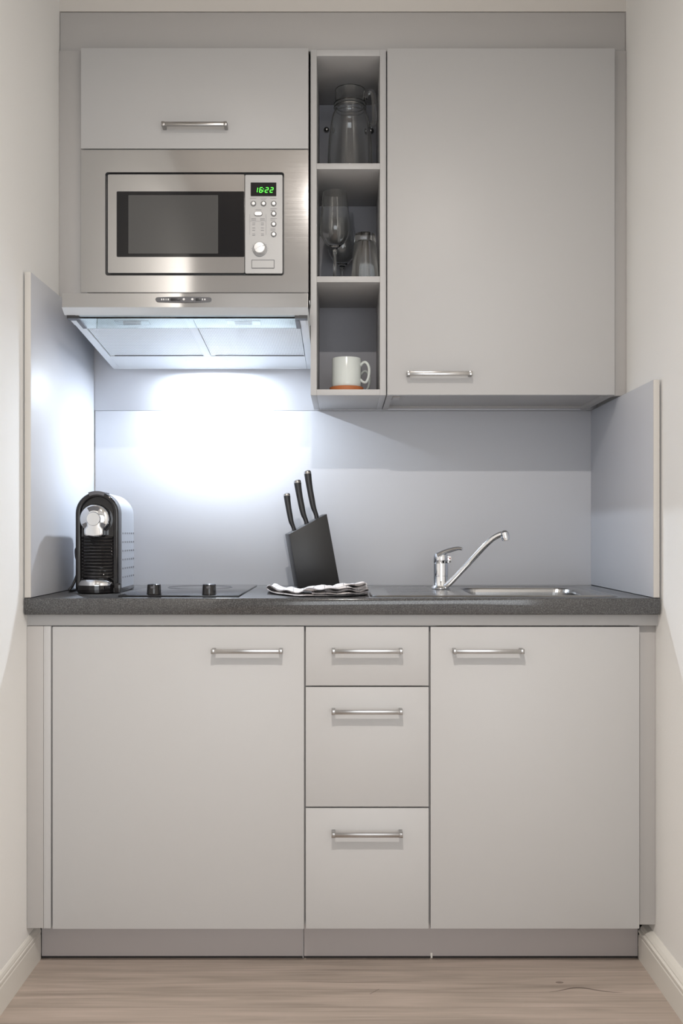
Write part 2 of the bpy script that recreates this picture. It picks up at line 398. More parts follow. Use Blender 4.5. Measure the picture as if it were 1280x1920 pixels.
# ------------------------------------------------------------------ worktop
WT = .90
cx0, cx1 = X(45.2, YC), X(1237, YC)
bx0, bx1, by0, by1 = .315, .625, 2.445, 2.775
bm = bmesh.new()
ring(bm, [(cx0, YC), (cx1, YC), (cx1, 2.9695), (cx0, 2.9695)], [(bx0-.006, by0-.006), (bx1+.006, by0-.006), (bx1+.006, by1+.006), (bx0-.006, by1+.006)], WT-.039, WT, ax='Z')
es = [e for e in bm.edges if all(abs(v.co.y-YC) < 1e-5 for v in e.verts) and abs(e.verts[0].co.z-e.verts[1].co.z) < 1e-5]
bmesh.ops.bevel(bm, geom=es, offset=.003, segments=3, profile=.5, affect='EDGES')
tag(obj('worktop', bm, M['worktop']), 'dark grey speckled stone-look worktop over the lower cabinets', 'worktop')

# ------------------------------------------------------------------ splashbacks
tag(obj('splashback', B(-.7355, .7355, YB-.001, YB+.0095, WT, Z(770.3, YB), .0006), M['splash']), 'long pale grey splashback panel on the back wall above worktop', 'splashback')
tag(obj('wall_panel', B(-.756, .748, YB, YB+.010, Z(769.6, YB), 2.43, .0006), M['splash']), 'pale grey back panel behind the extractor hood and open shelves', 'panel')
def side_panel(x0, x1, ztop, label):
    t = thing('side_panel', ((x0+x1)/2, 2.66, WT+.0015), label, 'side panel')
    obj('board', B(x0, x1, YC+.0035, 2.9585, WT+.0015, ztop, .0006), M['splash'], t)
    obj('edge_band', B(x0, x1, YC+.001, YC+.0033, WT+.0015, ztop, .0005), M['edge'], t, label='beige edge band')
side_panel(X(45.6, YC), X(57.4, YC), Z(509.5, YC), 'tall pale side splash panel at left wall behind the coffee machine')
side_panel(X(1225, YC), X(1236.6, YC), Z(711.5, YC), 'shorter pale side splash panel at the right wall beside the sink')
bm = bmesh.new(); tube(bm, [(.7325, 2.957, WT+.002), (.7325, 2.957, 1.414)], .0022, 8)
struct('trim_1', bm, M['silicone'], 'thin yellowish silicone bead in the right back corner')

# ------------------------------------------------------------------ wall units
YU = 2.64
ul, ur = X(151, YU), X(578.5, YU)
t = thing('wall_cabinet', ((ul+ur)/2, 2.8, 1.672), 'upper left greige cabinet with flap door above the built-in microwave', 'cabinet')
bm = bmesh.new(); w = .012
box(bm, ul+.001, ul+w, 2.6595, 2.957, 1.672, 2.331); box(bm, ur-w, ur-.001, 2.6595, 2.957, 1.672, 2.331)
box(bm, ul+w, ur-w, 2.6595, 2.957, 2.315, 2.331); box(bm, ul+w, ur-w, 2.6595, 2.957, 2.058, 2.070); box(bm, ul+w, ur-w, 2.6595, 2.957, 1.672, 1.684)
obj('body', bm, M['carcass'], t, smooth=False)
d = front('door', t, 151.3, 578, 90, 278.6, YU); handle(X(363.6, YU-.03), Z(232.5, YU-.027), YU, d, .171)

# right wall cabinet
rl, rr = X(725.6, YU), X(1152.6, YU)
zb = Z(740.5, YU)
t = thing('wall_cabinet', ((rl+rr)/2, 2.8, zb), 'large greige wall cabinet with single door above the sink', 'cabinet')
bm = bmesh.new(); w = .016
box(bm, rl, rl+w, 2.6595, 2.957, zb, 2.331); box(bm, rr-w, rr, 2.6595, 2.957, zb, 2.331)
box(bm, rl+w, rr-w, 2.6595, 2.957, 2.315, 2.331); box(bm, rl+w, rr-w, 2.67, 2.945, zb+.010, zb+.024); box(bm, rl+w, rr-w, 2.948, 2.957, zb+.004, 2.315)
box(bm, rl+w, rr-w, 2.6595, 2.67, zb+.003, zb+.024)
obj('body', bm, M['carcass'], t, smooth=False)
bm = bmesh.new(); box(bm, rl+w+.001, rl+w+.022, 2.70, 2.76, zb+.001, zb+.010, .001)
obj('bracket', bm, M['carcass'], t)
d = front('door', t, 725.8, 1152.4, 90.5, 740.5, YU); handle(X(824.5, YU-.03), Z(700, YU-.027), YU, d, .171)

# open shelf unit
YS = 2.649; S = F/YS
sl, sr = X(582, YS), X(723.6, YS); st = .0163
zt = [Z(93, YS), Z(306, YS), Z(518, YS), Z(730, YS)]; zbm = Z(741, YS)
t = thing('open_shelf_unit', ((sl+sr)/2, 2.8, zbm), 'narrow greige open shelf unit with three stacked compartments between upper cabinets', 'shelf unit')
for a, b_ in ((sl, sl+st), (sr-st, sr)): obj('side_board', B(a, b_, YS, 2.957, zbm, zt[0], .0008), M['front'], t)
obj('top_board', B(sl+st, sr-st, YS+.0005, 2.957, zt[0]-.0165, zt[0]-.0002, .0006), M['front'], t)
for z in zt[1:3]: obj('shelf', B(sl+st, sr-st, YS+.0005, 2.952, z-.0155, z, .0006), M['front'], t)
obj('bottom_board', B(sl+st, sr-st, YS+.0005, 2.957, zbm+.0002, zt[3], .0006), M['front'], t)
obj('back_board', B(sl+st, sr-st, 2.9525, 2.957, zt[3], zt[0]-.017), M['shaded_back'], t, smooth=False, label='back board with the compartment shade put into its grey')  # added board, its darker grey stands in for shade in the compartments
for px, py in ((612, 243.5), (695.5, 245.5)):
    bm = bmesh.new(); lathe(bm, [(0, .012), (.004, .0115), (.0072, .0085), (.0085, .004), (.0085, 0), (0, 0)], (X(px, 2.95), 2.9528, Z(py, 2.95)), 20, 'Y'); obj('screw_cap', bm, M['nickel'], t, label='round metal screw cap on the back')

# fillers around the wall units
tag(obj('filler_panel', B(WL+.0005, ul-.0008, 2.66, 2.678, 1.672, Z(95, 2.66), .0008), M['filler']), 'greige filler strip between left wall and microwave cabinet', 'filler panel')
tag(obj('filler_panel', B(rr+.0018, WR-.0005, 2.66, 2.678, Z(742, 2.66), Z(95, 2.66), .0008), M['filler']), 'greige filler strip between right wall and large wall cabinet', 'filler panel')
tag(obj('top_board', B(WL+.0015, WR-.0015, 2.666, 2.684, 2.3365, Z(22.5, 2.664), .0006), M['filler']), 'long greige board closing the gap above the upper cabinets', 'board')

# ------------------------------------------------------------------ built-in microwave
def U(px): return X(px, YU)
def V(py): return Z(py, YU)
t = thing('microwave', ((U(152)+U(578))/2, 2.78, 1.686), 'built-in stainless microwave oven above the extractor hood', 'microwave')
bm = bmesh.new()
ring(bm, rrect(U(152), U(578), V(548.5), V(281.5), .0015), rrect(U(197.5), U(532.5), V(517), V(323.5), .007), 2.638, 2.652)
obj('trim_frame', bm, M['steel'], t)
obj('body', B(ul+.02, ur-.02, 2.654, 2.94, 1.6875, 2.05), M['black'], t, smooth=False, label='black casing')
bm = bmesh.new(); prism(bm, rrect(U(202.5), U(458.3), V(512), V(327.5), .003), 2.6385, 2.6535)
door = obj('door', bm, M['steel'], t)
bm = bmesh.new(); prism(bm, rrect(U(219), U(458.1), V(482), V(359.5), .0025), 2.6375, 2.6384)
gl = obj('door_glass', bm, M['bglass'], door, label='black door glass')
bm = bmesh.new(); prism(bm, rrect(U(241), U(409), V(476), V(366.5), .001), 2.6371, 2.6375)
win = obj('window', bm, M['mesh'], door, label='grey see-through window')
bm = bmesh.new(); prism(bm, rrect(U(459.6), U(529.5), V(513), V(328.5), .003), 2.6375, 2.6535)
pan = obj('control_panel', bm, M['mwpanel'], t)
bm = bmesh.new(); prism(bm, rrect(U(470), U(518), V(368.5), V(343), .001), 2.6368, 2.6375)
obj('display', bm, M['bglass'], pan, label='black display')
# 16:22 in slanted seven-segment digits
SEG = {'1': 'bc', '6': 'acdefg', '2': 'abdeg'}
bm = bmesh.new()
dh, dw, th = 8.6, 5.0, 1.15
def seg(x0, y0, x1, y1):
    # pixel-sized stroke on the display face, slanted like the LED digits
    sl_ = lambda x, y: (x+(361.5-y)*.16, y)
    (a, b_), (c, d_) = sl_(x0, y0), sl_(x1, y1)
    L = math.hypot(c-a, d_-b_); nx, ny = -(d_-b_)/L*th/2, (c-a)/L*th/2
    pts = [(a+nx, b_+ny), (c+nx, d_+ny), (c-nx, d_-ny), (a-nx, b_-ny)]
    f = [bm.verts.new((U(p), 2.6365, V(q))) for p, q in pts]; g = [bm.verts.new((U(p), 2.6368, V(q))) for p, q in pts]
    bm.faces.new(f); bm.faces.new(g[::-1])
    for i in range(4): bm.faces.new((f[i], g[i], g[(i+1) % 4], f[(i+1) % 4]))
for ch, ox in (('1', 477.0), ('6', 486.2), ('2', 496.8), ('2', 506.0)):
    T, Bt = 352.6, 361.4; m_ = (T+Bt)/2; g = .35
    L_ = {'a': (ox+g, T, ox+dw-g, T), 'b': (ox+dw, T+g, ox+dw, m_-g), 'c': (ox+dw, m_+g, ox+dw, Bt-g), 'd': (ox+g, Bt, ox+dw-g, Bt), 'e': (ox, m_+g, ox, Bt-g), 'f': (ox, T+g, ox, m_-g), 'g': (ox+g, m_, ox+dw-g, m_)}
    for s in SEG[ch]: seg(*L_[s])
for yy in (355, 359): seg(493.3, yy-.5, 493.3, yy+.5)
bmesh.ops.recalc_face_normals(bm, faces=bm.faces)
obj('clock_digits', bm, M['green'], pan, smooth=False, label='green 16:22')
def button(px, py, r=.0055):
    bm = bmesh.new(); lathe(bm, [(0, .004), (r*.7, .0038), (r*.95, .0025), (r, 0), (r*1.25, 0.0), (r*1.25, -.0005), (0, -.0005)][:5], (U(px), 2.6375, V(py)), 20, 'Y'); obj('button', bm, M['button'], pan)
    bm = bmesh.new(); ringp = lambda rr_: [(U(px)+rr_*math.cos(a*PI/10), V(py)+rr_*math.sin(a*PI/10)) for a in range(20)]
    ring(bm, ringp(r*1.35), ringp(r*1.05), 2.6370, 2.6376); obj('button_ring', bm, M['dgrey'], pan)
for px, py in ((475, 382.5), (494, 382.5), (513, 382.5), (513, 401.5), (513, 421), (513, 440)): button(px, py)
bm = bmesh.new(); prism(bm, rrect(U(477.5), U(491), V(405), V(398), .0045), 2.6345, 2.6376); obj('button', bm, M['button'], pan, label='oval button')
bm = bmesh.new(); ring(bm, rrect(U(476.5), U(492), V(406), V(397), .0058), rrect(U(477.7), U(490.8), V(404.8), V(398.2), .0044), 2.637, 2.6376); obj('button_ring', bm, M['dgrey'], pan)
bm = bmesh.new(); lathe(bm, [(0, .017), (.0135, .0165), (.0155, .014), (.0165, .002), (.0172, 0), (0, 0)], (U(487), 2.6375, V(467.5)), 36, 'Y')
kn = obj('knob', bm, M['button'], pan)
bm = bmesh.new(); box(bm, -.0135, .0135, 2.6375-.0185, 2.6375-.0165, -.0011, .0011, .0004)
bmesh.ops.rotate(bm, verts=bm.verts, cent=(0, 0, 0), matrix=Matrix.Rotation(math.radians(-22), 3, 'Y')); bmesh.ops.translate(bm, verts=bm.verts, vec=(U(487), 0, V(467.5)))
obj('knob_ridge', bm, M['chrome'], pan)
bm = bmesh.new(); cr_ = lambda rr_: [(U(487)+rr_*math.cos(a*PI/16), V(468)+rr_*math.sin(a*PI/16)) for a in range(32)]
ring(bm, cr_(.0192), cr_(.0182), 2.6371, 2.6376)
for a in (5, 175, 192, -8, 35, 148): box(bm, U(487)+.0215*math.cos(math.radians(a))-.0006, U(487)+.0215*math.cos(math.radians(a))+.0006, 2.6371, 2.6376, V(468)+.0215*math.sin(math.radians(a))-.0006, V(468)+.0215*math.sin(math.radians(a))+.0006)
obj('dial_marks', bm, M['mark'], pan, smooth=False)
bm = bmesh.new(); ring(bm, rrect(U(471.5), U(514.5), V(504), V(487.5), .001), rrect(U(472.5), U(513.5), V(503), V(488.5), .0008), 2.6371, 2.6376)
obj('open_button_groove', bm, M['dgrey'], pan)
bm = bmesh.new(); prism(bm, rrect(U(472.8), U(513.2), V(502.7), V(488.8), .0007), 2.636, 2.6376); obj('open_button', bm, M['mwpanel'], pan)
bm = bmesh.new()      # tiny grey print, too small to read
def mk(px0, px1, py, h=.7): box(bm, U(px0), U(px1), 2.6372, 2.6376, V(py+h), V(py))
def lb(*a):
    global bm
    bm = bmesh.new(); mk(*a); obj('button_label', bm, M['mark'], pan, smooth=False)
for c_ in (474.5, 494, 512.5): lb(c_-6, c_+6, 372.2)
lb(489, 498, 375); lb(479, 490, 393.8)
for y_ in (391.5, 394.5, 410, 413, 429.5, 432): lb(507, 519 if y_ in (391.5, 410) else 516, y_)
bm = bmesh.new()
for c_ in (475.5, 492):
    for y_ in (410, 412.8, 418.5, 421.5, 427.5, 432, 439, 441.8): mk(c_-(4.5 if y_ < 413 else 2.6), c_+(4.5 if y_ < 413 else 2.8), y_, .8)
box(bm, U(468), U(468.4), 2.6372, 2.6376, V(441), V(402)); box(bm, U(498.5), U(498.9), 2.6372, 2.6376, V(441), V(402)); mk(468, 499, 415.2, .3)
obj('program_table', bm, M['mark'], pan, smooth=False)

# ------------------------------------------------------------------ extractor hood
YH = 2.427
hx0, hx1 = X(115.6, YH), X(577.2, YH)
def zu(Y): return 1.5865-.099*(Y-2.45)       # sloping underside
t = thing('extractor_hood', ((hx0+hx1)/2, 2.7, 1.537), 'stainless extractor hood with lit lamp under the microwave', 'extractor hood')
bm = bmesh.new()
prism(bm, [(YH, Z(576, YH)), (YH, Z(549.8, YH)), (2.625, Z(549.8, YH)), (2.625, Z(576, YH))], hx0, hx1, ax='X')
es = [e for e in bm.edges if abs(e.verts[0].co.x-e.verts[1].co.x) < 1e-6 and all(v.co.y < YH+.001 for v in e.verts)]
bmesh.ops.bevel(bm, geom=es, offset=.0012, segments=2, profile=.5, affect='EDGES')
front_ = obj('front_panel', bm, M['steel'], t)
bm = bmesh.new(); prism(bm, [(YH, Z(576.1, YH)), (2.625, Z(576.1, YH)), (2.625, 1.598), (2.47, 1.5945), (2.452, 1.5885), (2.452, 1.5872)], hx0, hx1, ax='X')
obj('lip', bm, M['hoodin'], t, label='pale sloping lower lip')
# chassis: rails at both sides, back strip, centre bar and a top, around two filters
gx0, gx1 = hx0+.006, X(578, 2.95)
gx1 = hx1-.003
fx0, fx1 = gx0+.020, -.1105
yb0, yb1 = 2.535, 2.815
def slab(bm, x0, x1, y0, y1, dz0, dz1):
    prism(bm, [(y0, zu(y0)+dz0), (y1, zu(y1)+dz0), (y1, zu(y1)+dz1), (y0, zu(y0)+dz1)], x0, x1, ax='X')
bm = bmesh.new()
slab(bm, gx0, fx0, 2.475, 2.95, 0, .022); slab(bm, fx1+.0012, gx1, 2.475, 2.95, 0, .022)
box(bm, gx0, gx1, 2.645, 2.95, 1.612, 1.668)
slab(bm, gx0, gx0+.002, 2.645, 2.95, .02, .06); slab(bm, gx1-.002, gx1, 2.645, 2.95, .02, .06)
slab(bm, fx0, fx1, 2.945, 2.95, 0, .06)
slab(bm, fx0, fx1, 2.4525, 2.4785, .0008, .010)
xm0, xm1 = -.3935, -.3745
slab(bm, xm0, xm1, 2.475, yb1, .0005, .008)
lx0, lx1 = X(353, 2.89), X(431.5, 2.89); ly0, ly1 = 2.866, 2.912
slab(bm, fx0, fx1, yb1+.003, ly0, .001, .004); slab(bm, fx0, fx1, ly1, 2.945, .001, .004); slab(bm, fx0, lx0, ly0, ly1, .001, .004); slab(bm, lx1, fx1, ly0, ly1, .001, .004)
obj('chassis', bm, M['hoodin'], t, smooth=False)
for a, b_, lc in ((fx0+.002, xm0-.0008, X(249, 2.51)), (xm1+.0008, fx1-.001, X(457, 2.51))):
    bm = bmesh.new(); slab(bm, a, b_, 2.48, yb1, .003, .007); fl = obj('grease_filter', bm, M['filter'], t, smooth=False)
    bm = bmesh.new(); slab(bm, a+.012, b_-.002, yb1-.002, yb1+.0018, .0012, .003); obj('filter_edge', bm, M['dgrey'], fl, smooth=False)
    bm = bmesh.new(); slab(bm, lc-.042, lc+.042, 2.492, 2.522, .001, .003); slab(bm, lc-.022, lc+.022, 2.498, 2.510, -.003, .001); obj('filter_latch', bm, M['nickel'], fl, smooth=False)
bm = bmesh.new(); slab(bm, lx0+.0005, lx1-.0005, ly0+.0005, ly1-.0005, .0015, .005); obj('lamp_lens', bm, M['lamp'], t, smooth=False, label='glowing lamp lens')
bm = bmesh.new(); slab(bm, fx0+.002, fx1-.004, 2.454, yb0, -.0065, -.0025); obj('visor', bm, M['visor'], t, smooth=False, label='clear glass visor strip')
for a, b_ in ((gx0-.001, gx0+.028), (gx1-.030, gx1)):
    bm = bmesh.new(); slab(bm, a, b_, 2.4535, 2.472, -.006, .006); ec = obj('end_cap', bm, M['black'], t, smooth=False, label='black end cap')
    bm = bmesh.new(); c_ = b_ if a < -.4 else a; s_ = -1 if a < -.4 else 1
    xx = sorted((c_, c_+s_*.010)); slab(bm, xx[0], xx[1], 2.4725, 2.535, -.007, -.0005); obj('visor_clamp', bm, M['dgrey'], t, smooth=False)
    xx = sorted((c_+s_*.0105, c_+s_*.026)); bm = bmesh.new(); slab(bm, xx[0], xx[1], 2.4725, 2.515, -.004, -.0005); obj('slide_guide', bm, M['hoodin'], t, smooth=False)
# control strip
hc, hz = X(344, YH), Z(562, YH)
top = [(X(p, YH), Z(q, YH)) for p, q in ((291.5, 562), (292.3, 559.5), (294, 558.2), (297, 557.8), (315, 557.2), (344, 556.8), (373, 557.2), (391, 557.8), (394, 558.2), (396, 559.7), (396.7, 562), (396, 564.6), (394, 566.2), (391, 566.8), (373, 567.4), (344, 567.9), (315, 567.4), (297, 566.8), (294, 566.2), (292.3, 564.6))]
bm = bmesh.new(); prism(bm, top, YH-.003, YH-.0002)
cp = obj('control_strip', bm, M['dgrey'], t, label='dark oval control strip')
for px, r in ((345, .0030), (361, .0030)):
    bm = bmesh.new(); lathe(bm, [(0, .003), (r*.8, .0028), (r, .0015), (r, 0), (0, 0)], (X(px, YH), YH-.003, Z(562, YH)), 16, 'Y'); obj('push_button', bm, M['led'], cp)
for px, r in ((303.5, 1.0), (307.3, 1.0), (311.6, .6), (315.8, 1.1), (379.8, .8), (384.3, 1.2)): obj('symbol', B(X(px-r, YH), X(px+r, YH), YH-.0034, YH-.003, Z(562+1.5, YH), Z(562-1.5, YH)), M['led'], cp, smooth=False)
for a, b_ in ((320, 338), (367, 377)): obj('slider', B(X(a, YH), X(b_, YH), YH-.0045, YH-.003, Z(564.5, YH), Z(560, YH), .0006), M['black'], cp)

# ------------------------------------------------------------------ things on the shelves
# glass jug
jx, jy, jz = .0165, 2.768, zt[1]
t = thing('glass_jug', (jx, jy, jz), 'clear glass water jug with handle in top open compartment', 'jug')
def Rj(h):   # outer radius by height
    P = [(0, .061), (.02, .0635), (.10, .0605), (.155, .0535), (.176, .0490), (.185, .0440), (.190, .0425), (.196, .0455), (.2005, .0425), (.206, .0455), (.212, .0425), (.234, .0405), (.244, .0420)]
    for (a, r0), (b_, r1) in zip(P, P[1:]):
        if h <= b_: 
            u = (h-a)/(b_-a); return r0+(r1-r0)*u
    return P[-1][1]
hs = [0, .004, .02, .05, .08, .11, .135, .155, .166, .176, .181, .185, .190, .193, .196, .1985, .2005, .203, .206, .209, .212, .222, .234, .240, .244]
out = [(0, 0), (.052, 0)]+[(Rj(h)-(.004 if h == 0 else 0), h+.0005) for h in hs]
inn = [(min(Rj(h), .062)-.0032, h) for h in hs[::-1] if h > .012]+[(.05, .012), (0, .011)]
bm = bmesh.new(); lathe(bm, out+inn, (jx, jy, jz), 56)
obj('vessel', bm, M['glass'], t)
pth = smoothpath([(jx+.041, jy-.004, jz+.222), (jx+.047, jy-.004, jz+.236), (jx+.056, jy-.004, jz+.240), (jx+.0635, jy-.004, jz+.232), (jx+.0665, jy-.004, jz+.212), (jx+.0670, jy-.004, jz+.185), (jx+.0670, jy-.004, jz+.163), (jx+.064, jy-.004, jz+.150), (jx+.056, jy-.004, jz+.146)], 6)
bm = bmesh.new(); tube(bm, pth, .0072, 14, flat=1.1)
obj('handle', bm, M['glass'], t)

# wine glasses
def wine(loc, label):
    t = thing('wine_glass', loc, label, 'wine glass', 'wine glasses in the middle compartment')
    o = [(0, 0), (.034, 0), (.035, .0012), (.020, .0035), (.008, .0075), (.0045, .014), (.0040, .05), (.0045, .082), (.008, .092), (.018, .100), (.030, .112), (.0385, .128), (.0415, .145), (.0405, .170), (.037, .200), (.034, .228), (.0325, .243)]
    i = [(.0318, .243), (.0332, .228), (.0362, .200), (.0397, .170), (.0407, .145), (.0376, .129), (.029, .114), (.017, .103), (.008, .0975), (0, .0965)]
    bm = bmesh.new(); lathe(bm, o+i, loc, 48); obj('glass_body', bm, M['glass'], t)
    return t
w1 = wine((X(627.5, 2.715), 2.715, zt[2]), 'front clear wine glass at left of the middle compartment')
w2 = copy_tree(w1); w2.location = (-.006, 2.895, zt[2]); w2['label'] = 'rear wine glass partly seen behind the front one'
def tumbler(loc, label):
    t = thing('tumbler', loc, label, 'tumbler', 'upturned tumblers in the middle compartment')
    o = [(.0372, 0), (.0376, .002), (.0345, .05), (.0305, .100), (.0275, .119), (.0278, .124), (.026, .129), (0, .129)]
    i = [(0, .108), (.018, .109), (.0235, .105), (.0275, .09), (.0318, .05), (.0352, .002), (.0358, 0), (.0372, 0)]
    bm = bmesh.new(); lathe(bm, o+i, loc, 44); obj('glass_body', bm, M['glass'], t)
    return t
g1 = tumbler((X(684, 2.71), 2.71, zt[2]), 'front upturned clear tumbler at right of the middle compartment')
g2 = copy_tree(g1); g2.location = (.0555, 2.832, zt[2]); g2['label'] = 'rear upturned tumbler behind the front tumbler'
# mugs on coasters
def mug(loc, label):
    t = thing('mug', (loc[0], loc[1], loc[2]+.0142), label, 'mug', 'white mugs in the bottom compartment')
    x, y, z = loc; z += .0142
    bm = bmesh.new(); lathe(bm, [(0, .002), (.032, .002), (.034, 0), (.0375, .0005), (.0393, .004), (.0395, .01), (.0395, .076), (.0388, .078), (.0375, .0775), (.0358, .074), (.0355, .012), (.031, .007), (0, .006)], (x, y, z), 48)
    obj('cup', bm, M['ceramic'], t)
    P = smoothpath([(x+.037, y-.006, z+.058), (x+.045, y-.010, z+.066), (x+.053, y-.013, z+.0655), (x+.060, y-.014, z+.054), (x+.0610, y-.014, z+.038), (x+.058, y-.013, z+.022), (x+.052, y-.011, z+.0125), (x+.044, y-.009, z+.014), (x+.037, y-.006, z+.021)], 5)
    bm = bmesh.new(); tube(bm, P, .0038, 12, flat=1.35); obj('handle', bm, M['ceramic'], t)
    return t
m1 = mug((.0065, 2.715, zt[3]), 'front white mug with its handle to the right')
m2 = copy_tree(m1); m2.location = (.011, 2.868, zt[3]+.0142); m2['label'] = 'rear white mug, only its handle showing behind'
def coaster(x, y, label):
    bm = bmesh.new(); lathe(bm, [(0, 0), (.044, 0), (.046, .002), (.046, .0122), (.0445, .014), (0, .014)], (x, y, zt[3]), 40)
    return tag(obj('coaster', bm, M['cork'], loc=(x, y, zt[3])), label, 'coaster', 'coasters under the mugs')
c1 = coaster(.0065, 2.715, 'orange-brown round coaster under the front white mug')
c2 = c1.copy(); C.objects.link(c2); c2.location = (.011, 2.868, zt[3]); c2['label'] = 'orange-brown coaster under the rear mug, behind the front coaster'

# ------------------------------------------------------------------ hob
hz0 = WT
h0, h1 = X(220.5, 2.40), X(447.5, 2.40)
t = thing('hob', ((h0+h1)/2, 2.65, WT), 'black glass two-zone hob set in worktop beside coffee machine', 'hob')
obj('glass_plate', B(h0, h1, 2.402, 2.905, WT+.0002, WT+.0045, .0012), M['bglass'], t)
for px in (288, 391.7):
    kx, ky = X(px, 2.435), 2.440
    bm = bmesh.new(); lathe(bm, [(0, .0255), (.0145, .0252), (.0163, .0238), (.0166, .015), (.0172, .004), (.0178, .0005), (0, .0005)], (kx, ky, WT+.0045), 36)
    k = obj('knob', bm, M['blackg'], t)
    bm = bmesh.new(); box(bm, kx-.005, kx+.005, ky-.0182, ky-.0158, WT+.019, WT+.0245, .0006); obj('pointer', bm, M['dgrey'], k)
bm = bmesh.new()
for yy, rr_ in ((2.56, .07), (2.77, .088)):
    cc = lambda q: [(( h0+h1)/2+q*math.cos(a*PI/32), yy+q*math.sin(a*PI/32)) for a in range(64)]
    ring(bm, cc(rr_), cc(rr_-.0015), WT+.0045, WT+.0047, ax='Z')
obj('zone_rings', bm, M['dgrey'], t, smooth=False)

# ------------------------------------------------------------------ sink
t = thing('sink', (.36, 2.62, WT), 'inset stainless steel sink with drainer at the right of worktop', 'sink')
sx0, sx1, sy0, sy1 = X(694, 2.41), X(1161, 2.41), 2.408, 2.842
bm = bmesh.new()
n = 10
outer = rrect(sx0, sx1, sy0, sy1, .018, n); inner = rrect(bx0, bx1, by0, by1, .045, n)
oT = [bm.verts.new((a, b_, WT+.0004)) for a, b_ in outer]
o2 = [bm.verts.new((a+(.003 if a < .36 else -.003), b_+(.003 if b_ < 2.62 else -.003), WT+.0036)) for a, b_ in outer]
o3 = [bm.verts.new((a+(.010 if a < .36 else -.010), b_+(.010 if b_ < 2.62 else -.010), WT+.0036)) for a, b_ in outer]
o4 = [bm.verts.new((a+(.014 if a < .36 else -.014), b_+(.014 if b_ < 2.62 else -.014), WT+.0018)) for a, b_ in outer]
cxm, cym = (bx0+bx1)/2, (by0+by1)/2
def inn(s, z): return [bm.verts.new((cxm+(a-cxm)*s, cym+(b_-cym)*s, z)) for a, b_ in inner]
rows = [oT, o2, o3, o4, inn(1.0, WT+.0016), inn(.985, WT-.002), inn(.97, WT-.01), inn(.94, WT-.12), inn(.90, WT-.14), inn(.80, WT-.145), inn(.12, WT-.149)]
for a, b_ in zip(rows, rows[1:]):
    m_ = len(a)
    for i in range(m_): bm.faces.new((a[i], a[(i+1) % m_], b_[(i+1) % m_], b_[i]))
bm.faces.new(rows[-1])
bmesh.ops.recalc_face_normals(bm, faces=bm.faces)
basin = obj('basin', bm, M['sink'], t, smooth=False)
bm = bmesh.new()
for i in range(6):
    y_ = 2.46+i*.055
    tube(bm, [(sx0+.03, y_, WT-.0022), (sx0+.05, y_, WT-.0006), (.225, y_, WT-.0006), (.245, y_, WT-.0022)], .0030, 12)
obj('drainer_ridges', bm, M['sink'], t)
bm = bmesh.new(); lathe(bm, [(0, .003), (.025, .003), (.034, .001), (.036, 0), (0, 0)], (cxm, cym, WT-.149), 28); obj('drain', bm, M['chrome'], t)

# ------------------------------------------------------------------ tap
fx, fy, fz = .2618, 2.715, WT+.0038
t = thing('tap', (fx, fy, fz), 'chrome single-lever mixer tap on the sink', 'tap')
bm = bmesh.new(); lathe(bm, [(0, 0), (.026, 0), (.0265, .002), (.0225, .006), (.0205, .010), (.0203, .033), (.0195, .0335), (.0195, .0345), (.0203, .035), (.0203, .068), (0, .068)], (fx, fy, fz), 36)
obj('tap_body', bm, M['chrome'], t)
bm = bmesh.new(); lathe(bm, [(0, .0685), (.0195, .0685), (.0203, .070), (.0203, .086), (.0185, .094), (.012, .098), (0, .099)], (fx, fy, fz), 36)
box(bm, fx+.015, fx+.0285, fy-.010, fy+.010, fz+.070, fz+.088, .003)
cap = obj('cap', bm, M['chrome'], t)
bm = bmesh.new(); lathe(bm, [(0, .001), (.0022, .001), (.0022, 0), (0, 0)], (fx+.0235, fy-.0100, fz+.081), 12, 'Y'); obj('temperature_dot', bm, M['red'], cap, label='dark red dot')
P = smoothpath([(fx-.008, fy-.002, fz+.090), (fx+.008, fy-.006, fz+.0985), (fx+.030, fy-.014, fz+.106), (fx+.045, fy-.020, fz+.109), (fx+.056, fy-.024, fz+.107)], 5)
bm = bmesh.new(); n_ = len(P); tube(bm, P, [.010-.006*i/(n_-1) for i in range(n_)], 12, flat=2.0); obj('lever', bm, M['chrome'], t)
P = smoothpath([(fx+.010, fy-.014, fz+.006), (fx+.022, fy-.022, fz+.016), (fx+.070, fy-.046, fz+.070), (fx+.108, fy-.064, fz+.114), (fx+.128, fy-.073, fz+.134), (fx+.146, fy-.081, fz+.145), (fx+.158, fy-.086, fz+.148)], 6)
bm = bmesh.new(); tube(bm, P, [.0082]*8+[.0078]*(len(P)-8), 16); obj('spout', bm, M['chrome'], t)
ax_, ay_, az_ = fx+.160, fy-.087, fz+.130
bm = bmesh.new(); lathe(bm, [(0, 0), (.0085, 0), (.0105, .001), (.0112, .006), (.0112, .016), (.0105, .022), (.006, .0265), (0, .0275)], (0, 0, 0), 28)
bmesh.ops.rotate(bm, verts=bm.verts, cent=(0, 0, .014), matrix=Matrix.Rotation(math.radians(-12), 3, 'Y')); bmesh.ops.translate(bm, verts=bm.verts, vec=(ax_, ay_, az_))
obj('aerator', bm, M['chrome'], t)

